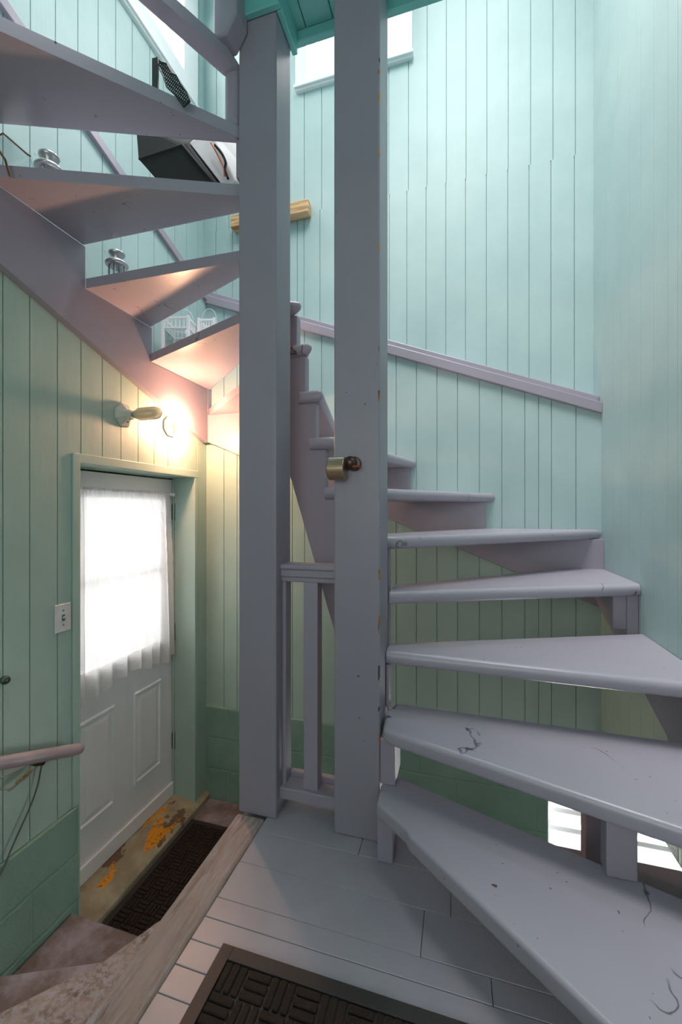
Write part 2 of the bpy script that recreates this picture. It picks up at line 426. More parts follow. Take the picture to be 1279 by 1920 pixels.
# right wall (stops at the landing; the basement is open below it)
mb = MB()
jr = fill(ys([1151, 1202, 1226, 1252], XR), -1.6, YB, .11)
board_panel(mb, 'y', XR, 1, jr, const(-1.1), const(SEAM), g=.001, gd=.003)
board_panel(mb, 'y', XR+.002, 1, fill(ys([1175, 1216, 1246], XR), -1.6, YBU+.01, .11), const(SEAM), const(TOP), g=.001, gd=.003)
board_panel(mb, 'y', XR+.002, 1, [YB, YBU+.01], const(.3), const(SEAM), g=.001)
mb.box((XR+.03, -1.6, Z(-1.1)), (XR+.06, YBU+.06, Z(TOP)))
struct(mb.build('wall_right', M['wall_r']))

# wall behind the camera with an opening added for the fill lamp
mb = MB(); y = -1.6
mb.box((XLU-.06, y-.05, Z(-3.1)), (-.95, y, Z(TOP))); mb.box((.55, y-.05, Z(-3.1)), (XR+.06, y, Z(TOP)))
mb.box((-.95, y-.05, Z(-3.1)), (.55, y, Z(-.15))); mb.box((-.95, y-.05, Z(1.05)), (.55, y, Z(TOP)))
struct(mb.build('wall_front', M['mint']))
struct(MB().box((XLU-.1, -1.65, Z(TOP)), (XR+.1, YBU+.1, Z(TOP+.05))).build('ceiling', M['white_trim']))

# sloping caps where the wall steps back, a two-step moulding
mb = MB()
def capseg(x0, x1, f, o, h0, h1, y0, y1):
    mb.hexa([(x0,y0,Z(f(x0)+h0)),(x1,y0,Z(f(x1)+h0)),(x1,y1,Z(f(x1)+h0)),(x0,y1,Z(f(x0)+h0))],
            [(x0,y0,Z(f(x0)+h1)),(x1,y0,Z(f(x1)+h1)),(x1,y1,Z(f(x1)+h1)),(x0,y1,Z(f(x0)+h1))])
capseg(XL-.02, XR, capB, 0, -.055, 0, YB-.02, YBU)
capseg(XL-.05, XR, capB, 0, .0, .045, YB+.035, YBU)
struct(mb.build('trim_1', M['grey'], bevel=.004))
mb = MB()
def capsegL(h0, h1, x0, x1):
    a, b = -1.6, YB+.02
    mb.hexa([(x0,a,Z(capL(a)+h0)),(x0,b,Z(capL(b)+h0)),(x1,b,Z(capL(b)+h0)),(x1,a,Z(capL(a)+h0))],
            [(x0,a,Z(capL(a)+h1)),(x0,b,Z(capL(b)+h1)),(x1,b,Z(capL(b)+h1)),(x1,a,Z(capL(a)+h1))])
capsegL(-.05, 0, XL+.018, XLU); capsegL(0, .045, XL-.035, XLU)
struct(mb.build('trim_2', M['grey'], bevel=.004))

# landing floor of narrow painted boards + worn nosing
LE = -.743; YE = 1.432
mb = MB(); y = YE; k = 0
seams = [1.432, 1.225, 1.105, .986, .930, .871, .813, .754]
while seams[-1] > -1.5: seams.append(seams[-1]-.0585)
for a, b in zip(seams[:-1], seams[1:]):
    gap = .0007 if a > 1.0 else .0016
    xj = random.uniform(-.3, .4) if len(seams) else 0
    for x0, x1 in ((LE+.108, xj), (xj, XR)):
        dz = random.uniform(-.0012, 0)
        mb.box((x0+.0006, b+gap/2, -.03), (x1-.0006, a-gap/2, dz))
mb.box((LE+.01, -1.6, -.22), (XR, YE-.004, -.02))
struct(mb.build('floor', M['floor'], bevel=.0012, seg=1))
mb = MB(); mb.box((LE, -.9, -.045), (LE+.107, YE-.15, .001)); mb.box((LE+.004, -.9, -.8), (LE+.03, YE, -.045))
struct(mb.build('trim_3', M['worn'], bevel=.012, seg=4))
mb = MB(); mb.box((LE+.03, YE-.02, -.26), (XR, YE+.004, -.025)); struct(mb.build('trim_4', M['rail_pink'], bevel=.003))

# entry floor, threshold, basement
mb = MB(); mb.box((XL-.25, 1.0, Z(-2.1)), (-.45, YB, Z(-1.87)))
struct(mb.build('floor_entry', M['lav']))
mb = MB(); mb.box((XL-.2, -1.6, Z(-3.2)), (1.8, YB+.1, Z(-3.1))); struct(mb.build('floor_basement', M['lav']))
mb = MB(); mb.box((1.7, -1.6, Z(-3.1)), (1.75, YB, Z(-1.1))); mb.box((XR, -1.6, Z(-1.15)), (1.75, YB, Z(-1.1)))
struct(mb.build('wall_basement', M['block_left']))
mb = MB()
mb.prism([(-1.76, -1.87), (-1.76, -1.805), (-1.66, -1.812), (-1.575, -1.825), (-1.553, -1.84), (-1.553, -1.87)],
         lambda a, b: (a, DY0-.04, Z(b)), lambda a, b: (a, DY1, Z(b)))
mb.prism([(-1.60, -1.87), (-1.60, -1.822), (-1.575, -1.825), (-1.553, -1.84), (-1.553, -1.87)],
         lambda a, b: (a, DY1, Z(b)), lambda a, b: (a, YB, Z(b)))
struct(mb.build('trim_5', M['sill'], bevel=.004))
# door casing: jamb lining and head
mb = MB()
mb.box((XL-.165, DY1-.012, Z(-1.85)), (XL+.004, DY1+.02, Z(.21)))
mb.box((XL-.165, DY0-.02, Z(-1.85)), (XL+.004, DY0+.008, Z(.21)))
mb.box((XL-.165, DY0-.02, Z(.205)), (XL+.006, DY1+.02, Z(DT+.003)))
mb.box((XL-.0, DY0-.03, Z(-1.27)), (XL+.008, DY0+.006, Z(DT)))
mb.box((XL-.155, DY1-.022, Z(-1.8)), (XL-.145, DY1-.012, Z(.205)))
mb.box((XL-.25, DY0-.02, Z(.19)), (XL-.163, DY1+.02, Z(DT)))
mb.box((XL-.25, DY1-.006, Z(-1.85)), (XL-.163, DY1+.02, Z(DT)))
mb.box((XL-.25, DY0-.02, Z(-1.85)), (XL-.163, DY0+.01, Z(DT)))
struct(mb.build('trim_6', M['green_lower'], bevel=.003))

# door
door = struct(thing('door_1', '', '', (-1.75, 1.82, Z(-1.80)))); del door['label']; del door['category']
X0 = -1.75; a, b = 1.405, 2.222
mb = MB()
LY0, LY1, LZ0, LZ1 = 1.53, 2.11, -.80, .075
mb.box((X0-.045, a, Z(-1.80)), (X0, b, Z(LZ0))); mb.box((X0-.045, a, Z(LZ1)), (X0, b, Z(.202)))
mb.box((X0-.045, a, Z(LZ0)), (X0, LY0, Z(LZ1))); mb.box((X0-.045, LY1, Z(LZ0)), (X0, b, Z(LZ1)))
mb.box((X0, a, Z(-1.80)), (X0+.012, b, Z(-1.72)))
mb.build('door_leaf', M['white'], door, bevel=.002)
for (p0, p1) in ((1.53, 1.757), (1.888, 2.108)):
    mb = MB()
    za, zb = -1.545, -1.025
    def ringp(i): return [(p0+i, za+i), (p1-i, za+i), (p1-i, zb-i), (p0+i, zb-i)]
    levels = [(0, .0), (.006, .009), (.016, .009), (.024, .001), (.05, .008)]
    vs_ = []; fs_ = []
    for i, d in levels: vs_ += [(X0+d, y_, Z(z_)) for y_, z_ in ringp(i)]
    for r in range(len(levels)-1):
        for q in range(4): fs_.append((r*4+q, r*4+(q+1)%4, (r+1)*4+(q+1)%4, (r+1)*4+q))
    n_ = len(levels)*4; fs_.append((n_-4, n_-3, n_-2, n_-1))
    mb.add(vs_, fs_); mb.build('door_panel', M['white'], door)
mb = MB()
for i, (d, wdt) in enumerate(((.012, .03),)):
    mb.box((X0-.03, LY0-wdt, Z(LZ0-wdt)), (X0+d, LY0+.012, Z(LZ1+wdt))); mb.box((X0-.03, LY1-.012, Z(LZ0-wdt)), (X0+d, LY1+wdt, Z(LZ1+wdt)))
    mb.box((X0-.03, LY0, Z(LZ0-wdt)), (X0+d, LY1, Z(LZ0+.012))); mb.box((X0-.03, LY0, Z(LZ1-.012)), (X0+d, LY1, Z(LZ1+wdt)))
mb.box((X0-.03, LY0, Z(-.375)), (X0-.005, LY1, Z(-.34)))
ws = mb.build('window_sash', M['white'], door, bevel=.003)
MB().box((X0-.022, LY0, Z(LZ0)), (X0-.018, LY1, Z(LZ1))).build('window_pane', M['glass'], door)
for zc in (-.01, -.77, -1.46):
    hb = MB(); yy = DY1-.008
    hb.tube([(X0+.014, yy, Z(zc-.055)), (X0+.014, yy, Z(zc+.055))], .008, 10)
    for q in (-.033, -.011, .011, .033): hb.tube([(X0+.014, yy, Z(zc+q-.0015)), (X0+.014, yy, Z(zc+q+.0015))], .0095, 10)
    hb.box((X0+.001, yy-.012, Z(zc-.05)), (X0+.004, yy+.002, Z(zc+.05))); hb.box((X0+.004, yy+.0, Z(zc-.05)), (X0+.04, yy+.003, Z(zc+.05)))
    hb.build('hinge', M['hinge'], door)

# curtain hung on the door
cur = thing('lace_curtain', 'sheer white lace curtain gathered on a rod over the door window', 'curtain', (X0+.04, 1.81, Z(.105)))
NU, NV = 150, 46; vs_ = []; fs_ = []
for j in range(NV+1):
    t = j/NV
    for i in range(NU+1):
        s_ = i/NU
        yy = 1.425 + (.70 + .05*t)*s_ + .012*(1-t)
        hem = -.885 - .02*math.sin(s_*9) + (.07 if .40 < s_ < .62 and False else 0) - .018*abs(math.sin(s_*PI*5))
        zz = .112 + (hem-.112)*t
        amp = .003 + .014*min(1, t*3)
        xx = X0+.040 + amp*math.sin(s_*2*PI*9 + 1.2*math.sin(s_*7)) + .005*math.sin(s_*2*PI*(34 - 12*t))*(1-t)**2 + .006*math.sin(s_*40+t*3)*t
        vs_.append((xx, yy, Z(zz)))
for j in range(NV):
    for i in range(NU):
        p = j*(NU+1)+i; fs_.append((p, p+1, p+NU+2, p+NU+1))
MB().add(vs_, fs_).build('curtain_cloth', M['lace'], cur, smooth=True)
rb = MB(); rb.tube([(X0+.036, 1.415, Z(.10)), (X0+.036, 2.185, Z(.10))], .004, 8)
for yy in (1.418, 2.185): rb.box((X0+.002, yy-.006, Z(.088)), (X0+.042, yy+.006, Z(.108)))
rb.build('curtain_rod', M['white'], cur)

# windows
def window_frame(name, axis, c, into, s0, s1, z0, z1, casing, mull, deep=.08, hz=None):
    P = (lambda s_, d, z: (s_, c+into*d, Z(z))) if axis == 'x' else (lambda s_, d, z: (c+into*d, s_, Z(z)))
    r = bpy.data.objects.new(name, None); C.objects.link(r); r.location = P((s0+s1)/2, 0, z0); r.matrix_world = Matrix.Translation(r.location)
    struct(r)
    def bx(mb, a0, a1, d0, d1, q0, q1):
        A = P(a0, d0, q0); B = P(a1, d1, q1)
        mb.box(tuple(min(x, y) for x, y in zip(A, B)), tuple(max(x, y) for x, y in zip(A, B)))
    mb = MB(); k = casing
    bx(mb, s0-k, s0+.005, -.022, deep, z0-k, z1+k); bx(mb, s1-.005, s1+k, -.022, deep, z0-k, z1+k)
    bx(mb, s0, s1, -.022, deep, z0-k, z0+.005); bx(mb, s0, s1, -.022, deep, z1-.005, z1+k)
    bx(mb, s0-k-.006, s1+k+.006, -.036, 0, z0-k+.012, z0-k+.034)
    mb.build('window_frame', M['white_trim'], r, bevel=.004)
    mb = MB(); f = .035
    bx(mb, s0, s0+f, deep-.045, deep-.01, z0, z1); bx(mb, s1-f, s1, deep-.045, deep-.01, z0, z1)
    bx(mb, s0, s1, deep-.045, deep-.01, z0, z0+f); bx(mb, s0, s1, deep-.045, deep-.01, z1-f, z1)
    for h_ in (hz or []): bx(mb, s0, s1, deep-.05, deep-.01, h_-.014, h_+.014)
    for v_ in mull: bx(mb, v_-.009, v_+.009, deep-.04, deep-.015, z0, z1)
    mb.build('window_sash', M['white_trim'], r, bevel=.003)
    mb = MB(); bx(mb, s0, s1, deep-.03, deep-.027, z0, z1); mb.build('window_pane', M['glass'], r)
    return r
window_frame('window_1', 'x', YBU, 1, WX0, WX1, WZ0, WZ0+1.05, .07, [], .12, [WZ0+.52])
window_frame('window_2', 'y', XLU, -1, 1.55, 2.24, 2.80, 3.75, .14, [], .12, [3.2])
window_frame('window_3', 'x', YB+.03, 1, BX0, BX1, BZ0, BZ1, .0, [.70, 1.10], .14, [-1.62, -1.72])
window_frame('window_added', 'x', -1.6, -1, -.95, .55, -.15, 1.05, .06, [-.2], .08, [.45])  # unseen rear window, added to house the fill lamp

# mint boxed platform of the upper floor
mb = MB()
x = -.755; zb = 1.79; XP = .16
while x < XP:
    x2 = min(x+.105, XP); mb.box((x+.0012, -.2, Z(zb)), (x2-.0012, 1.43, Z(zb+.02))); x = x2
mb.box((-.755, -.2, Z(zb+.02)), (XP, 1.43, Z(zb+.16)))
mb.box((-.76, 1.43, Z(1.752)), (XP+.02, 1.455, Z(zb+.17)))
mb.box((XP, -.2, Z(1.752)), (XP+.02, 1.43, Z(zb+.17)))
mb.box((-.775, -.2, Z(1.775)), (-.752, 1.455, Z(zb+.17)))
mb.box((-.775, 1.262, Z(1.70)), (-.578, 1.284, Z(zb))); mb.box((-.598, 1.284, Z(1.70)), (-.578, 1.43, Z(zb)))
struct(mb.build('ceiling_platform', M['mint_ceiling'], bevel=.003, seg=1))

# ------------------------------------------------------------------ posts and balustrade
def post_mat():
    t = NT('chipped_edge_post_paint')
    c = t.mix(t.ramp(t.noise(3.5, detail=2), [(.3, K0), (.7, W1)]), srgb(147,142,153), srgb(153,148,159))
    g = t.n.new('ShaderNodeNewGeometry'); sp = t.n.new('ShaderNodeSeparateXYZ'); t.l.new(g.outputs['Position'], sp.inputs[0])
    gt = t.n.new('ShaderNodeMath'); gt.operation = 'GREATER_THAN'; t.l.new(sp.outputs[0], gt.inputs[0]); gt.inputs[1].default_value = -.2462
    lt = t.n.new('ShaderNodeMath'); lt.operation = 'LESS_THAN'; t.l.new(sp.outputs[1], lt.inputs[0]); lt.inputs[1].default_value = 1.292
    a = t.ramp(t.noise(17, t.coords((1,1,.8)), detail=2), [(.60, K0), (.61, W1)])
    m1 = t.n.new('ShaderNodeMath'); m1.operation = 'MULTIPLY'; t.l.new(gt.outputs[0], m1.inputs[0]); t.l.new(lt.outputs[0], m1.inputs[1])
    m2 = t.n.new('ShaderNodeMath'); m2.operation = 'MULTIPLY'; t.l.new(m1.outputs[0], m2.inputs[0]); t.l.new(a, m2.inputs[1])
    k = t.ramp(t.noise(50, detail=2), [(.745, K0), (.755, W1)])
    m3 = t.n.new('ShaderNodeMath'); m3.operation = 'MAXIMUM'; t.l.new(m2.outputs[0], m3.inputs[0]); t.l.new(k, m3.inputs[1])
    c = t.mix(m3.outputs[0], c, t.ramp(t.noise(9), [(.42, srgb(70,62,54)), (.55, srgb(196,132,60))]))
    nrm = t.bump(t.noise(9, t.coords((1,1,.08)), detail=3), .25, .004); nrm = t.bump(t.noise(60, t.coords((1,1,.08)), detail=6), .4, .0015, nrm)
    return t.out(c, .42, nrm)
M['post_chip'] = post_mat()
PL = (-.742, -.599, 1.285, 1.412); PR = (-.393, -.2405, 1.285, 1.437)
p = MB().box((PL[0], PL[2], .0), (PL[1], PL[3], Z(1.715))).build('newel_post', M['grey_post'], bevel=.006, seg=3)
tag(p, 'grey painted square post at the landing corner, its top under the mint platform', 'post')
post = thing('newel_post', 'wide grey square post in front, with the brass fitting, running past the picture top', 'post', (-.317, 1.36, 0))
MB().box((PR[0], PR[2], 0), (PR[1], PR[3], Z(2.6))).build('post_shaft', M['post_chip'], post, bevel=.006, seg=3)

bal = thing('balustrade', 'short grey railing with one centre baluster, between the two posts', 'railing', (-.5, 1.37, 0))
xa, xb = PL[1]-.004, PR[0]+.004
mb = MB(); mb.box((xa, 1.325, Z(-.232)), (xb, 1.39, Z(-.205))); mb.box((xa, 1.318, Z(-.205)), (xb, 1.40, Z(-.188)));
mb.box((xa, 1.332, Z(-.25)), (xb, 1.385, Z(-.232)))
mb.build('top_rail', M['grey'], bal, bevel=.005, seg=3)
mb = MB(); mb.box((xa, 1.318, Z(-1.005)), (xb, 1.385, Z(-.965))); mb.box((xa, 1.385, Z(-1.005)), (xb, 1.405, Z(-.945)))
mb.build('bottom_rail', M['grey'], bal, bevel=.004)
for bx_ in (onY(569, 1200, 1.335).x, ):
    MB().box((bx_, 1.335, Z(-.97)), (bx_+.052, 1.385, Z(-.24))).build('baluster', M['grey'], bal, bevel=.003)
MB().box((xa, 1.34, Z(-.97)), (PL[1]+.012, 1.39, Z(-.24))).build('baluster', M['grey'], bal, bevel=.003)

# ------------------------------------------------------------------ winding staircase
st = thing('winding_staircase', 'grey painted open winding staircase climbing around the two posts', 'staircase', (-.2, 1.3, 0))
XS = -1.547
T = {
 1: (-.865, [(-.20,1.333),(-.236,1.28),(-.236,1.20),(-.137,1.122),(-.130,1.103),(.686,.406),(.686,1.009)]),
 2: (-.672, [(-.205,1.425),(-.236,1.35),(-.226,1.255),(-.19,1.236),(.686,.955),(.686,1.41)]),
 3: (-.480, [(-.238,1.47),(-.238,1.386),(.686,1.355),(.686,1.855)]),
 4: (-.290, [(-.238,1.60),(-.238,1.452),(.686,1.87),(.686,2.338),(.60,2.338)]),
 5: (-.096, [(-.40,1.50),(-.22,1.50),(.687,2.339),(.10,2.338)]),
 6: (.091,  [(-.50,1.50),(-.42,1.50),(.186,2.338),(-.264,2.338)]),
 7: (.285,  [(-.56,1.50),(-.46,1.50),(-.232,2.338),(-.72,2.338)]),
 8: (.470,  [(-.60,1.50),(-.504,1.50),(-.68,2.338),(-1.09,2.338)]),
 9: (.655,  [(-.635,1.50),(-.545,1.50),(-1.06,2.338),(-1.58,2.338)]),
 10:(.820,  [(-.742,1.47),(-.66,1.46),(-.585,1.50),(XS,2.33),(XS,1.79)]),
 11:(1.000, [(-.744,1.412),(-.744,1.47),(XS,1.80),(XS,1.40)]),
 12:(1.180, [(-.744,1.335),(-.744,1.415),(XS,1.40),(XS,1.01)]),
 13:(1.360, [(-.744,1.30),(-.744,1.335),(XS,1.02),(XS,.49)]),
 14:(1.597, [(-.765,1.246),(-.752,1.35),(-.82,1.295),(-.953,1.028),(XS,0.0),(XS,-.20)]),
}
NOSE = {1:[1,2,3,4],2:[1,2,3],3:[1],4:[1],5:[0,1],6:[0,1],7:[0,1],8:[0,1],9:[0,1],10:[1,2],11:[1],12:[1],13:[1],14:[2,3]}
def make_tread(k):
    e, poly = T[k]; th = .047 if k <= 8 else .042
    bm = bmesh.new(); org = st.matrix_world.translation
    lo = [bm.verts.new(Vector((x, y, Z(e-th)))-org) for x, y in poly]; hi = [bm.verts.new(Vector((x, y, Z(e)))-org) for x, y in poly]
    n = len(poly); bm.faces.new(lo[::-1]); bm.faces.new(hi)
    for i in range(n): bm.faces.new((lo[i], lo[(i+1)%n], hi[(i+1)%n], hi[i]))
    bmesh.ops.recalc_face_normals(bm, faces=bm.faces); bm.edges.ensure_lookup_table()
    sel = []
    for i in NOSE[k]:
        j = (i+1) % n
        for L in (lo, hi):
            ed = bm.edges.get((L[i], L[j]));  sel.append(ed)
    # between consecutive nose edges also round the vertical corner
    for a_, b_ in zip(NOSE[k][:-1], NOSE[k][1:]):
        if b_ == a_+1: sel.append(bm.edges.get((lo[b_], hi[b_])))
    r = th*.44 if k not in (1, 2) else th*.32
    bmesh.ops.bevel(bm, geom=sel, offset=r, segments=5, profile=.5, affect='EDGES', clamp_overlap=True)
    me = bpy.data.meshes.new('tread'); bm.to_mesh(me); bm.free(); me.materials.append(M['tread'])
    for pgn in me.polygons: pgn.use_smooth = True
    o = bpy.data.objects.new('tread', me); C.objects.link(o); o.parent = st
    es = o.modifiers.new('edges', 'EDGE_SPLIT'); es.split_angle = math.radians(28)
    return o
for k in T: make_tread(k)
TH = .044
U = {k: T[k][0]-(.047 if k <= 8 else .042) for k in T}
# back-wall stringer
mb = MB()
bl = lambda x: -.488 + .414*(XR-x)
pts = [(XR, bl(XR)), (XR, U[5]), (.132, U[5]), (.132, U[6]), (-.264, U[6]), (-.264, U[7]), (-.71, U[7]), (-.71, U[8]), (-1.09, U[8]), (-1.09, U[9]), (XS, U[9]), (XS, U[10]), (XL, U[10]), (XL, bl(XL))]
mb.prism(pts, lambda a, b: (a, YB-.042, Z(b)), lambda a, b: (a, YB-.001, Z(b)))
mb.build('stringer', M['grey'], st, bevel=.002)
# left-wall stringer
mb = MB()
ll = lambda y: .432 + .352*(YB-.04-y)
pts = [(YB-.04, ll(YB-.04)), (YB-.04, U[10]), (1.80, U[10]), (1.80, U[11]), (1.40, U[11]), (1.40, U[12]), (1.015, U[12]), (1.015, U[13]), (.49, U[13]), (.49, 1.5), (0, 1.5), (0, U[14]), (-.35, U[14]), (-.35, ll(-.35))]
mb.prism(pts, lambda a, b: (XS-.002, a, Z(b)), lambda a, b: (XL+.001, a, Z(b)))
mb.build('stringer', M['grey'], st, bevel=.002)
# right-wall stringer
mb = MB()
rl = lambda y: -.44 - .50*(YB-y)
pts = [(YB-.04, rl(YB)), (YB-.04, U[4]), (1.895, U[4]), (1.895, U[3]), (1.385, U[3]), (1.385, U[2]), (.99, U[2]), (.99, rl(.99)+.15)]
mb.prism(pts, lambda a, b: (XR-.040, a, Z(b)), lambda a, b: (XR-.001, a, Z(b)))
mb.build('stringer', M['grey'], st, bevel=.002)
# inner stringer behind the posts
mb = MB()
il = lambda x: .122 - 3.29*(x+.645)
pts = [(-.25, -1.0), (-.25, U[5]), (-.425, U[5]), (-.455, U[5]), (-.455, U[6]), (-.50, U[6]), (-.50, U[7]), (-.54, U[7]), (-.54, U[8]), (-.583, U[8]), (-.583, U[9]), (-.62, U[9]), (-.62, U[10]), (-.70, U[10]), (-.70, il(-.70)), (-.30, il(-.30))]
mb.prism(pts, lambda a, b: (a, 1.525, Z(b)), lambda a, b: (a, 1.565, Z(b)))
mb.build('stringer', M['grey'], st, bevel=.003)
# blocks between treads at the posts
def blk(x0, x1, y0, y1, e0, e1, bev=.004, seg=2):
    MB().box((x0, y0, Z(e0)), (x1, y1, Z(e1))).build('riser_block', M['grey'], st, bevel=bev, seg=seg)
blk(-.236, -.188, 1.217, 1.30, -H, U[1])
blk(-.2395, -.191, 1.283, 1.40, T[1][0], U[2])
blk(-.2395, -.226, 1.39, 1.437, T[2][0], U[3])
blk(.335, .400, 1.105, 1.15, T[1][0], U[2])
blk(.600, .650, 1.90, 1.93, T[3][0], U[4]) 
blk(-.806, -.743, 1.285, 1.345, T[13][0], U[14]+.01, .024, 5)
blk(-.762, -.743, 1.30, 1.41, T[12][0], U[13])
blk(-.762, -.743, 1.32, 1.41, T[11][0], U[12])
mb = MB()
mb.prism([(-.795,1.60),(-.795,1.95),(-.705,1.95),(-.705,1.655),(-.745,1.59),(-.78,1.59)], lambda a, b: (a, 1.21, Z(b)), lambda a, b: (a, 1.284, Z(b)))
mb.build('riser_block', M['grey'], st, bevel=.008, seg=3)
# small support post under the second tread
mb = MB(); mb.box((.362, 1.375, 0), (.415, 1.425, Z(U[2])))
sp = mb.build('support_post', M['rail_pink'], st, bevel=.004)
c_ = onY(1118, 1583, 1.3745)
MB().lathe([(0, 0), (.007, 0), (.007, .002), (0, .002)], c_, (0,-1,0), 14).build('bolt_hole', M['dark'], sp, local=False).parent = sp

# ------------------------------------------------------------------ lower winding steps down to the door
lw = thing('lower_steps', 'worn lavender winder steps leading down from the landing to the door mat', 'steps', (-1.1, .9, Z(-1.87)))
def lstep(poly, e, m, th=.25):
    MB().prism(poly, lambda a, b: (a, b, Z(e-th)), lambda a, b: (a, b, Z(e))).build('step', m, lw, bevel=.008, seg=3)
lstep([(XL+.016,1.357),(-.745,1.357),(-.745,.2),(XL+.016,.2)], -1.70, M['lav'], .17)
lstep([(-1.571,.895),(-1.13,1.09),(-.745,1.255),(-.745,-.3),(-1.571,-.3)], -1.49, M['lav'], .205)
lstep([(-1.571,.28),(-1.10,.782),(-.965,.93),(-.90,1.06),(-.80,1.19),(-.745,1.25),(-.745,-.8),(-1.571,-.8)], -1.27, M['worn_low'], .215)

# ------------------------------------------------------------------ mats
def mat(label, x0, x1, y0, y1, z, bord, cell, flip):
    t = thing('door_mat', label, 'mat', ((x0+x1)/2, (y0+y1)/2, z))
    mb = MB(); h = .009
    for a, b in (((x0,y0),(x0+bord,y1)), ((x1-bord,y0),(x1,y1)), ((x0+bord,y0),(x1-bord,y0+bord)), ((x0+bord,y1-bord),(x1-bord,y1))):
        mb.box((a[0],a[1],z+.0005), (b[0],b[1],z+h))
    mb.box((x0+bord,y0+bord,z+.0005), (x1-bord,y1-bord,z+.003))
    mb.build('mat_border', M['mat_rubber'], t, bevel=.002)
    mb = MB(); n = int((x1-x0-2*bord)/cell)+1; m_ = int((y1-y0-2*bord)/cell)+1
    cx = (x1-x0-2*bord)/n; cy = (y1-y0-2*bord)/m_
    for i in range(n):
        for j in range(m_):
            ax, ay = x0+bord+i*cx, y0+bord+j*cy
            hor = (i+j) % 2 == 0
            for q in range(3):
                j_ = random.uniform(-.001, .001)
                if hor: mb.box((ax+.002, ay+cy*(q/3)+.0022, z+.002), (ax+cx-.002, ay+cy*((q+1)/3)-.0022, z+.009+j_))
                else: mb.box((ax+cx*(q/3)+.0022, ay+.002, z+.002), (ax+cx*((q+1)/3)-.0022, ay+cy-.002, z+.009+j_))
    mb.build('mat_pile', M['mat_pile'], t, bevel=.0035, seg=3)
mat('dark brown ribbed rubber mat on the grey landing at the bottom edge', -.548, .215, .33, .877, 0.0, .030, .062, 0)
mat('long brown ribbed mat on the lower floor along the white door', -1.545, -.80, 1.362, 2.135, Z(-1.87), .028, .062, 0)

# ------------------------------------------------------------------ wall things
# light switch
s0 = onX(117, 1158, XL)
sw = thing('light_switch', 'white toggle light switch plate on the green wall left of the door', 'light switch', tuple(s0))
MB().box((XL-.0, s0.y-.036, s0.z-.058), (XL+.006, s0.y+.036, s0.z+.058)).build('switch_plate', M['plastic'], sw, bevel=.003, seg=3)
tb = MB(); tb.box((XL+.006, s0.y-.006, s0.z-.013), (XL+.0075, s0.y+.006, s0.z+.013), 0)
tb.build('toggle_slot', M['hinge'], sw)
MB().hexa([(XL+.006, s0.y-.0035, s0.z-.006), (XL+.006, s0.y+.0035, s0.z-.006), (XL+.006, s0.y+.0035, s0.z+.006), (XL+.006, s0.y-.0035, s0.z+.006)],
          [(XL+.018, s0.y-.0028, s0.z+.004), (XL+.018, s0.y+.0028, s0.z+.004), (XL+.018, s0.y+.0028, s0.z+.010), (XL+.018, s0.y-.0028, s0.z+.010)]).build('toggle', M['plastic'], sw)
for q in (-.030, .030): MB().lathe([(0,.002),(.003,.0015),(.0035,0)], (XL+.006, s0.y, s0.z+q), (1,0,0), 10).build('screw', M['hinge'], sw)

# lamp holders
def lamp(name, label, u, v, lit):
    p0 = onX(u, v, XL); t = thing(name, label, 'lamp', tuple(p0), None)
    MB().lathe([(0,0),(.060,0),(.060,.010),(.056,.014),(.026,.034),(.023,.058),(0,.058)], p0, (1,0,0), 8).build('lamp_base', M['porcelain'], t, bevel=.002)
    MB().box((XL+.020, p0.y-.004, p0.z-.036), (XL+.030, p0.y+.004, p0.z-.026)).build('pull_slot', M['dark'], t)
    if lit:
        MB().lathe([(.014,.058),(.014,.068),(.018,.075)], p0, (1,0,0), 16).build('bulb_collar', M['porcelain'], t, smooth=True)
        prof = [(.015,.066)] + [(.030*math.sin(a), .098-.030*math.cos(a)) for a in [PI*k/14 for k in range(3, 15)]]
        MB().lathe(prof, p0, (1,0,0), 24).build('light_bulb', M['bulb_lit'], t, smooth=True)
    else:
        MB().lathe([(.012,.056),(.012,.066),(.017,.068),(.022,.080)], p0, (1,0,0), 20).build('bulb_collar', M['steel'], t, smooth=True)
        prof = [(.017,.070),(.022,.082),(.030,.10),(.031,.12),(.031,.185),(.027,.205),(.018,.216),(0,.219)]
        jar = MB().lathe(prof, p0, (1,0,0), 28).build('glass_jar', M['frost'], t, smooth=True)
        pts_ = []
        for q in range(21):
            a_ = PI*q/20; pts_.append(p0 + Vector((.12+.06*math.sin(a_)+.012, 0, .013*math.cos(a_))))
        pts_ = [p0+Vector((.078,0,.013))] + pts_ + [p0+Vector((.078,0,-.013))]
        MB().tube(pts_, .007, 10).build('lamp_tube', M['amber'], t, smooth=True)
M['amber'] = simple('yellowed_tube', srgb(214,190,140), .4)
lamp('wall_lamp', 'unlit jar shaped lamp on an octagonal white base above the door', 231, 779, False)
lamp('wall_lamp', 'lit bare round bulb on an octagonal white base nearest the wall corner', 318, 800, True)

# handrail with bracket
p0 = Vector((-1.515, 1.352, Z(-.995))); d_ = Vector((0, -1, .395)).normalized()
hr = thing('handrail', 'pinkish grey round wooden handrail on the left wall above the lower steps', 'handrail', tuple(p0))
MB().tube([p0 + d_*s_ for s_ in (0, .004, .012, .03, 1.3)], [.010, .017, .021, .0225, .0225], 20).build('rail', M['rail_pink'], hr, smooth=True)
b0 = p0 + d_*.17
MB().tube([b0+Vector((0,0,-.018)), b0+Vector((-.01,0,-.035)), b0+Vector((-.05,0,-.045)), b0+Vector((-.071,0,-.045))], .006, 10).build('rail_bracket', M['bronze'], hr, smooth=True)
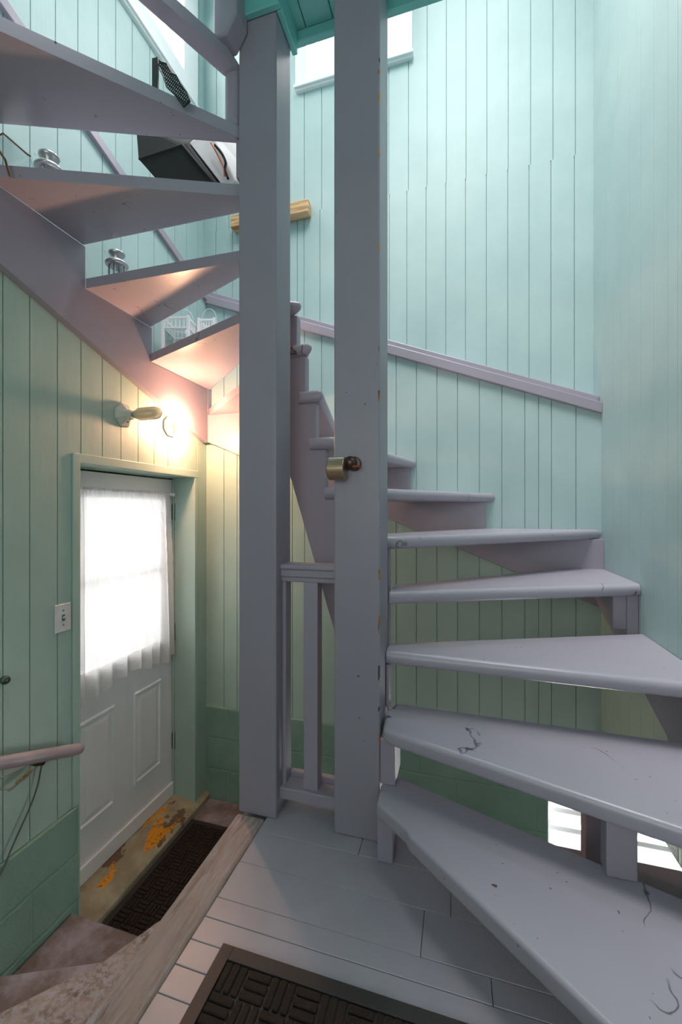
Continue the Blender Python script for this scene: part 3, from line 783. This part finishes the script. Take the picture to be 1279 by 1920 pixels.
# twine and cord hooked under the rail
def catm(pts, n=8):
    pts = [Vector(p) for p in pts]; out = []
    P = [pts[0]] + pts + [pts[-1]]
    for i in range(1, len(P)-2):
        for k in range(n):
            t = k/n; a, b, c, d = P[i-1], P[i], P[i+1], P[i+2]
            out.append(.5*((2*b) + (c-a)*t + (2*a-5*b+4*c-d)*t*t + (3*b-a-3*c+d)*t**3))
    out.append(pts[-1]); return out
XC = XL+.03
q = [onX(u, v, XC) for u, v in ((92,1425),(76,1432),(62,1444),(55,1452),(40,1462),(25,1477),(16,1482),(30,1472),(50,1457),(60,1447))]
tg = MB().tube(catm(q), .0032, 8)
for _ in range(3):
    qq = [onX(u+random.uniform(-2,2), v+random.uniform(-2.5,2.5), XC+random.uniform(-.006,.006)) for u, v in ((60,1442),(52,1450),(44,1456),(37,1463),(31,1469),(38,1461),(47,1452),(56,1444))]
    tg.tube(catm(qq), .0026, 6)
tg.tube(catm([onX(u, v, XC) for u, v in ((60,1430),(30,1446),(0,1460),(-60,1490))]), .0022, 6)
tg.tube(catm([onX(u, v, XC) for u, v in ((58,1448),(25,1477),(0,1481),(-60,1490))]), .0018, 6)
tag(tg.build('twine', M['twine'], smooth=True), 'knotted tan twine tied to the bracket under the pinkish handrail', 'twine')
cd = MB().tube(catm([onX(u, v, XC-.012) for u, v in ((80,1426),(77,1440),(70,1475),(56,1514),(40,1550),(22,1590),(5,1630),(-15,1670))]), .003, 8)
tag(cd.build('cord', M['cord'], smooth=True), 'thin grey green cord hanging from the handrail down the block wall', 'cord')

# pine cleat on upper back wall
xA, xB = onY(432, 400, YBU-.06).x, onY(578, 400, YBU-.06).x
pc = MB().box((xA, YBU-.062, Z(1.872)), (xB, YBU-.001, Z(1.955))).build('pine_board', M['pine'], bevel=.008, seg=3)
tag(pc, 'short bare pine board fixed to the mint back wall behind the left post', 'board')

# brass fitting on the wide post
yf = PR[2]
bt = thing('brass_cylinder_fitting', 'tarnished brass cylinder with a rusty bolt, screwed on the wide grey post', 'fitting', (-.37, yf, Z(.095)))
c_ = onY(628, 880, yf-.03)
MB().lathe([(0,-.036),(.018,-.036),(.022,-.034),(.0225,-.030),(.0335,-.029),(.035,-.026),(.035,.024),(.033,.026),(0,.026)], c_+Vector((.010,0,0)), (1,0,0), 36).build('brass_cup', M['brass'], bt, bevel=.001)
MB().box((c_.x-.018, c_.y-.014, c_.z+.028), (c_.x+.034, c_.y+.03, c_.z+.0375)).build('clamp_plate', M['steel'], bt, bevel=.002)
c2 = onY(657, 868, yf-.018)
MB().lathe([(0,-.021)] + [(.022*math.sin(a), -.021*math.cos(a)) for a in [PI*k/16 for k in range(1, 9)]] + [(.022,.018),(0,.018)], c2, (0,1,0), 28).build('screw_dome', M['bronze'], bt, smooth=True)
MB().lathe([(.0,-.004),(.020,-.004),(.023,.0),(.023,.012),(0,.012)], c2+Vector((.010,.008,-.002)), (0,1,0), 24).build('washer', M['bronze'], bt, bevel=.001)
c3 = onY(661, 875, yf-.034)
MB().tube([c3, c3+Vector((.028,0,0))], .0042, 12).build('bolt', M['copper'], bt)

# ------------------------------------------------------------------ things standing on the treads
def tin_lantern(x, y, e, label):
    t = thing('tin_lantern', label, 'lantern', (x, y, Z(e)), 'small tin lanterns on the treads')
    b = Vector((x, y, Z(e)))
    MB().lathe([(0,0),(.040,0),(.042,.006),(.040,.014),(.034,.018),(0,.018)], b, (0,0,1), 24).build('lantern_base', M['steel'], t, smooth=True)
    for k in range(4):
        a = PI/2*k+.5; q_ = b + Vector((.031*math.cos(a), .031*math.sin(a), 0))
        MB().box((q_.x-.003,q_.y-.003,q_.z+.015),(q_.x+.003,q_.y+.003,q_.z+.082)).build('lantern_post', M['steel'], t)
    MB().lathe([(.028,.017),(.028,.082)], b, (0,0,1), 4).build('lantern_glass', M['clear'], t)
    MB().lathe([(0,.080),(.038,.080),(.046,.084),(.047,.090),(.036,.103),(.022,.108),(.020,.112)], b, (0,0,1), 28).build('lantern_dome', M['steel'], t, smooth=True)
    MB().lathe([(.018,.106),(.020,.118),(.030,.128),(.034,.134),(.033,.140),(.024,.143),(0,.144)], b, (0,0,1), 28).build('lantern_cap', M['steel'], t, smooth=True)
    hp = [b + Vector((-.034*math.cos(a)*1, -.02, .125 + .0) ) + Vector((-.018*math.sin(a), 0, .02*math.sin(a))) for a in [PI*k/14 for k in range(15)]]
    hp = [b+Vector((-.03,-.012,.132)), b+Vector((-.045,-.014,.145)), b+Vector((-.055,-.014,.150)), b+Vector((-.052,-.01,.138)), b+Vector((-.045,.0,.118)), b+Vector((-.03,.008,.11))]
    MB().tube(catm(hp), .0009, 6).build('wire_handle', M['steel'], t)
q_ = onY(219, 480, 1.475); tin_lantern(q_.x, q_.y, 1.0, 'small silver tin lantern on the tread just above the white slatted lanterns')
q_ = onY(92, 300, 1.17); tin_lantern(q_.x, q_.y, 1.18, 'silver tin lantern beside the gilt rimmed glass box, mostly hidden by the tread')

def white_lantern(x, y, e, s, h, rz, label):
    t = thing('slatted_lantern', label, 'lantern', (x, y, Z(e)))
    R = Matrix.Rotation(rz, 4, 'Z'); b = Vector((x, y, Z(e)))
    def bx(mb, a, c):
        m2 = MB().box(a, c); mb.add([b + R @ Vector(v) for v in m2.v], m2.f)
    k = s/2
    mb = MB(); bx(mb, (-k-.004,-k-.004,0), (k+.004,k+.004,.012)); mb.build('lantern_base', M['white_trim'], t)
    for sx in (-1,1):
        for sy in (-1,1):
            mb = MB(); bx(mb, (sx*k-.007, sy*k-.007, .01), (sx*k+.007, sy*k+.007, h)); mb.build('lantern_post', M['white_trim'], t)
    mb = MB(); z0_, z1_ = h*.68, h*.98; n = 6
    for side in range(4):
        R2 = Matrix.Rotation(side*PI/2, 4, 'Z')
        def bs(a, c):
            m2 = MB().box(a, c); mb.add([b + R @ (R2 @ Vector(v)) for v in m2.v], m2.f)
        bs((-k, k-.003, z0_), (k, k+.003, z0_+.008)); bs((-k, k-.003, z1_-.012), (k, k+.003, z1_))
        for q in range(n+1):
            xx = -k + s*q/n; bs((xx-.0032, k-.002, z0_), (xx+.0032, k+.002, z1_))
    mb.build('slatted_crown', M['white_trim'], t)
    mb = MB()
    for side in range(4):
        R2 = Matrix.Rotation(side*PI/2, 4, 'Z'); m2 = MB().box((-k, k-.001, .012), (k, k+.001, z0_)); mb.add([b + R @ (R2 @ Vector(v)) for v in m2.v], m2.f)
    mb.build('lantern_glass', M['clear'], t)
    MB().lathe([(0,.012),(.022,.012),(.022,.085),(0,.085)], b, (0,0,1), 20).build('candle', M['porcelain'], t, smooth=False)
    pts_ = [b + R @ Vector((k*math.cos(a), 0, h + .055*math.sin(a)*1.3)) for a in [PI*q/16 for q in range(17)]]
    MB().tube(pts_, .0012, 6).build('wire_handle', M['white_trim'], t)
white_lantern(-1.462, 1.92, .82, .135, .215, .25, 'larger white lantern with a slatted crown, left of its smaller twin')
white_lantern(-1.352, 2.02, .82, .085, .245, .25, 'smaller white slatted lantern to the right of the larger one')

# gilt rimmed glass box
t = thing('glass_box', 'faceted clear glass box with a gilt rim on the tread at far left', 'glass box', (-1.40, 1.06, Z(1.18)))
front = [onY(u, v, 1.03) for u, v in ((-18,262),(6,250),(52,290),(57,322),(57,345),(-14,345))]
back = [onY(u+10, v+4, 1.13) for u, v in ((-18,262),(6,250),(52,290),(57,322),(57,345),(-14,345))]
floor_z = Z(1.181)
for L in (front, back):
    for p_ in L:
        if p_.z < floor_z: p_.z = floor_z
mb = MB(); n = 6
mb.add(front+back, [tuple(range(6))] + [(i,(i+1)%6,6+(i+1)%6,6+i) for i in range(6)]); mb.build('glass_body', M['clear'], t)
MB().tube(front[:4], .0028, 8).build('gilt_rim', M['gold'], t)
MB().tube([onY(u, v, 1.02) for u, v in ((-10,270),(2,288),(10,300),(18,330))], .004, 8).build('gilt_chain', M['gold'], t)

# cooler bag
t = thing('cooler_bag', 'black and pale grey zipped cooler bag leaning on the stairs beside the left post', 'bag', (-1.0, 1.5, Z(1.18)))
A = onY(256, 300, 1.47); B = onY(346, 271, 1.43); Cc = onY(424, 372, 1.43); D = onY(330, 381, 1.46)
A2, B2, C2, D2 = A+Vector((-.045,.03,.2)), B+Vector((.08,.12,.16)), Cc+Vector((.06,.13,.10)), D+Vector((.0,.16,.02))
def solid(name, m, qa, qb, bev, lvl=0):
    o = MB().hexa(qa, qb).build(name, m, t, bevel=bev, seg=4)
    return o
solid('bag_body', M['bagblack'], (A, B, Cc, D), (A2, B2, C2, D2), .018)
off = Vector((.012, .01, .012))
solid('bag_top', M['baggrey'], (B+off, B2+off, C2+off, Cc+off), (B+Vector((.095,.03,.07)), B2+Vector((.07,.02,.05)), C2+Vector((.02,.02,.03)), Cc+Vector((.035,.01,.07))), .012)
MB().tube([A.lerp(B, .06), B.lerp(A, .04), Cc], .005, 8).build('bag_piping', M['bagblack'], t, smooth=True)
zp = [onY(u, v, 1.425) for u, v in ((396,268),(404,282),(412,297),(421,316))]
MB().tube(catm(zp), .0035, 8).build('zip', M['orange'], t)
sp_ = [onY(u, v, 1.42) for u, v in ((403,272),(416,288),(423,304),(422,318),(428,335))]
MB().tube(catm(sp_), .005, 8).build('strap', M['bagblack'], t, smooth=True)
MB().tube([onY(421,316,1.42), onY(421,330,1.42)], .004, 8).build('zip_pull', M['orange'], t)

# black perforated holder
t = thing('perforated_holder', 'black perforated plastic strap propped on the upper tread near the left post', 'holder', (-1.0, 1.2, Z(1.36)))
YH = 1.13
pa = [onY(u, v, YH) for u, v in ((285,109),(295.5,107),(295.5,200),(285,200))]
mb = MB(); mb.prism([(p_.x, p_.z) for p_ in pa], lambda a, b: (a, YH, max(b, Z(1.362))), lambda a, b: (a, YH+.006, max(b, Z(1.362)))); mb.build('upright_plate', M['black'], t)
ol = [(294,108),(303,117),(313,120),(322,138),(330,142),(338,158),(350,174),(356,190),(345,200),(327,176),(313,163),(306,142),(296,122)]
# perforated sheet: small lattice of bars clipped to the outline
mb = MB(); P3 = [onY(u, v, YH+.02) for u, v in ol]; poly2 = [(p_.x, p_.z) for p_ in P3]
n = len(poly2)
for i in range(n):
    a_, b_ = P3[i], P3[(i+1)%n]
    mb.tube([a_, b_], .003, 6)
def inside(x, z):
    r = False
    for i in range(n):
        x1, z1 = poly2[i]; x2, z2 = poly2[(i+1)%n]
        if (z1 > z) != (z2 > z) and x < (x2-x1)*(z-z1)/(z2-z1)+x1: r = not r
    return r
minx = min(p_[0] for p_ in poly2); maxx = max(p_[0] for p_ in poly2); minz = min(p_[1] for p_ in poly2); maxz = max(p_[1] for p_ in poly2)
for s_ in (1, -1):
    cc = -1.0
    while cc < 1.0:
        run = None
        for q in range(0, 140):
            xx = minx + (maxx-minx)*q/139; zz = (minz+maxz)/2 + s_*(xx-(minx+maxx)/2) + cc
            ins = inside(xx, zz)
            if ins and run is None: run = (xx, zz)
            if (not ins or q == 139) and run is not None:
                mb.tube([(run[0], YH+.02, run[1]), (xx, YH+.02, zz)], .0021, 5); run = None
        cc += .0125
mb.build('perforated_strap', M['black'], t)
# round knob at far left edge
kb = onX(2, 1274, XL)
o = MB().lathe([(0,.03),(.012,.03),(.016,.022),(.014,.012),(.007,.008),(.007,0)], kb, (1,0,0), 20).build('wall_knob', M['hinge'], smooth=True)
tag(o, 'small round dark knob on the green board wall at the left picture edge', 'knob')
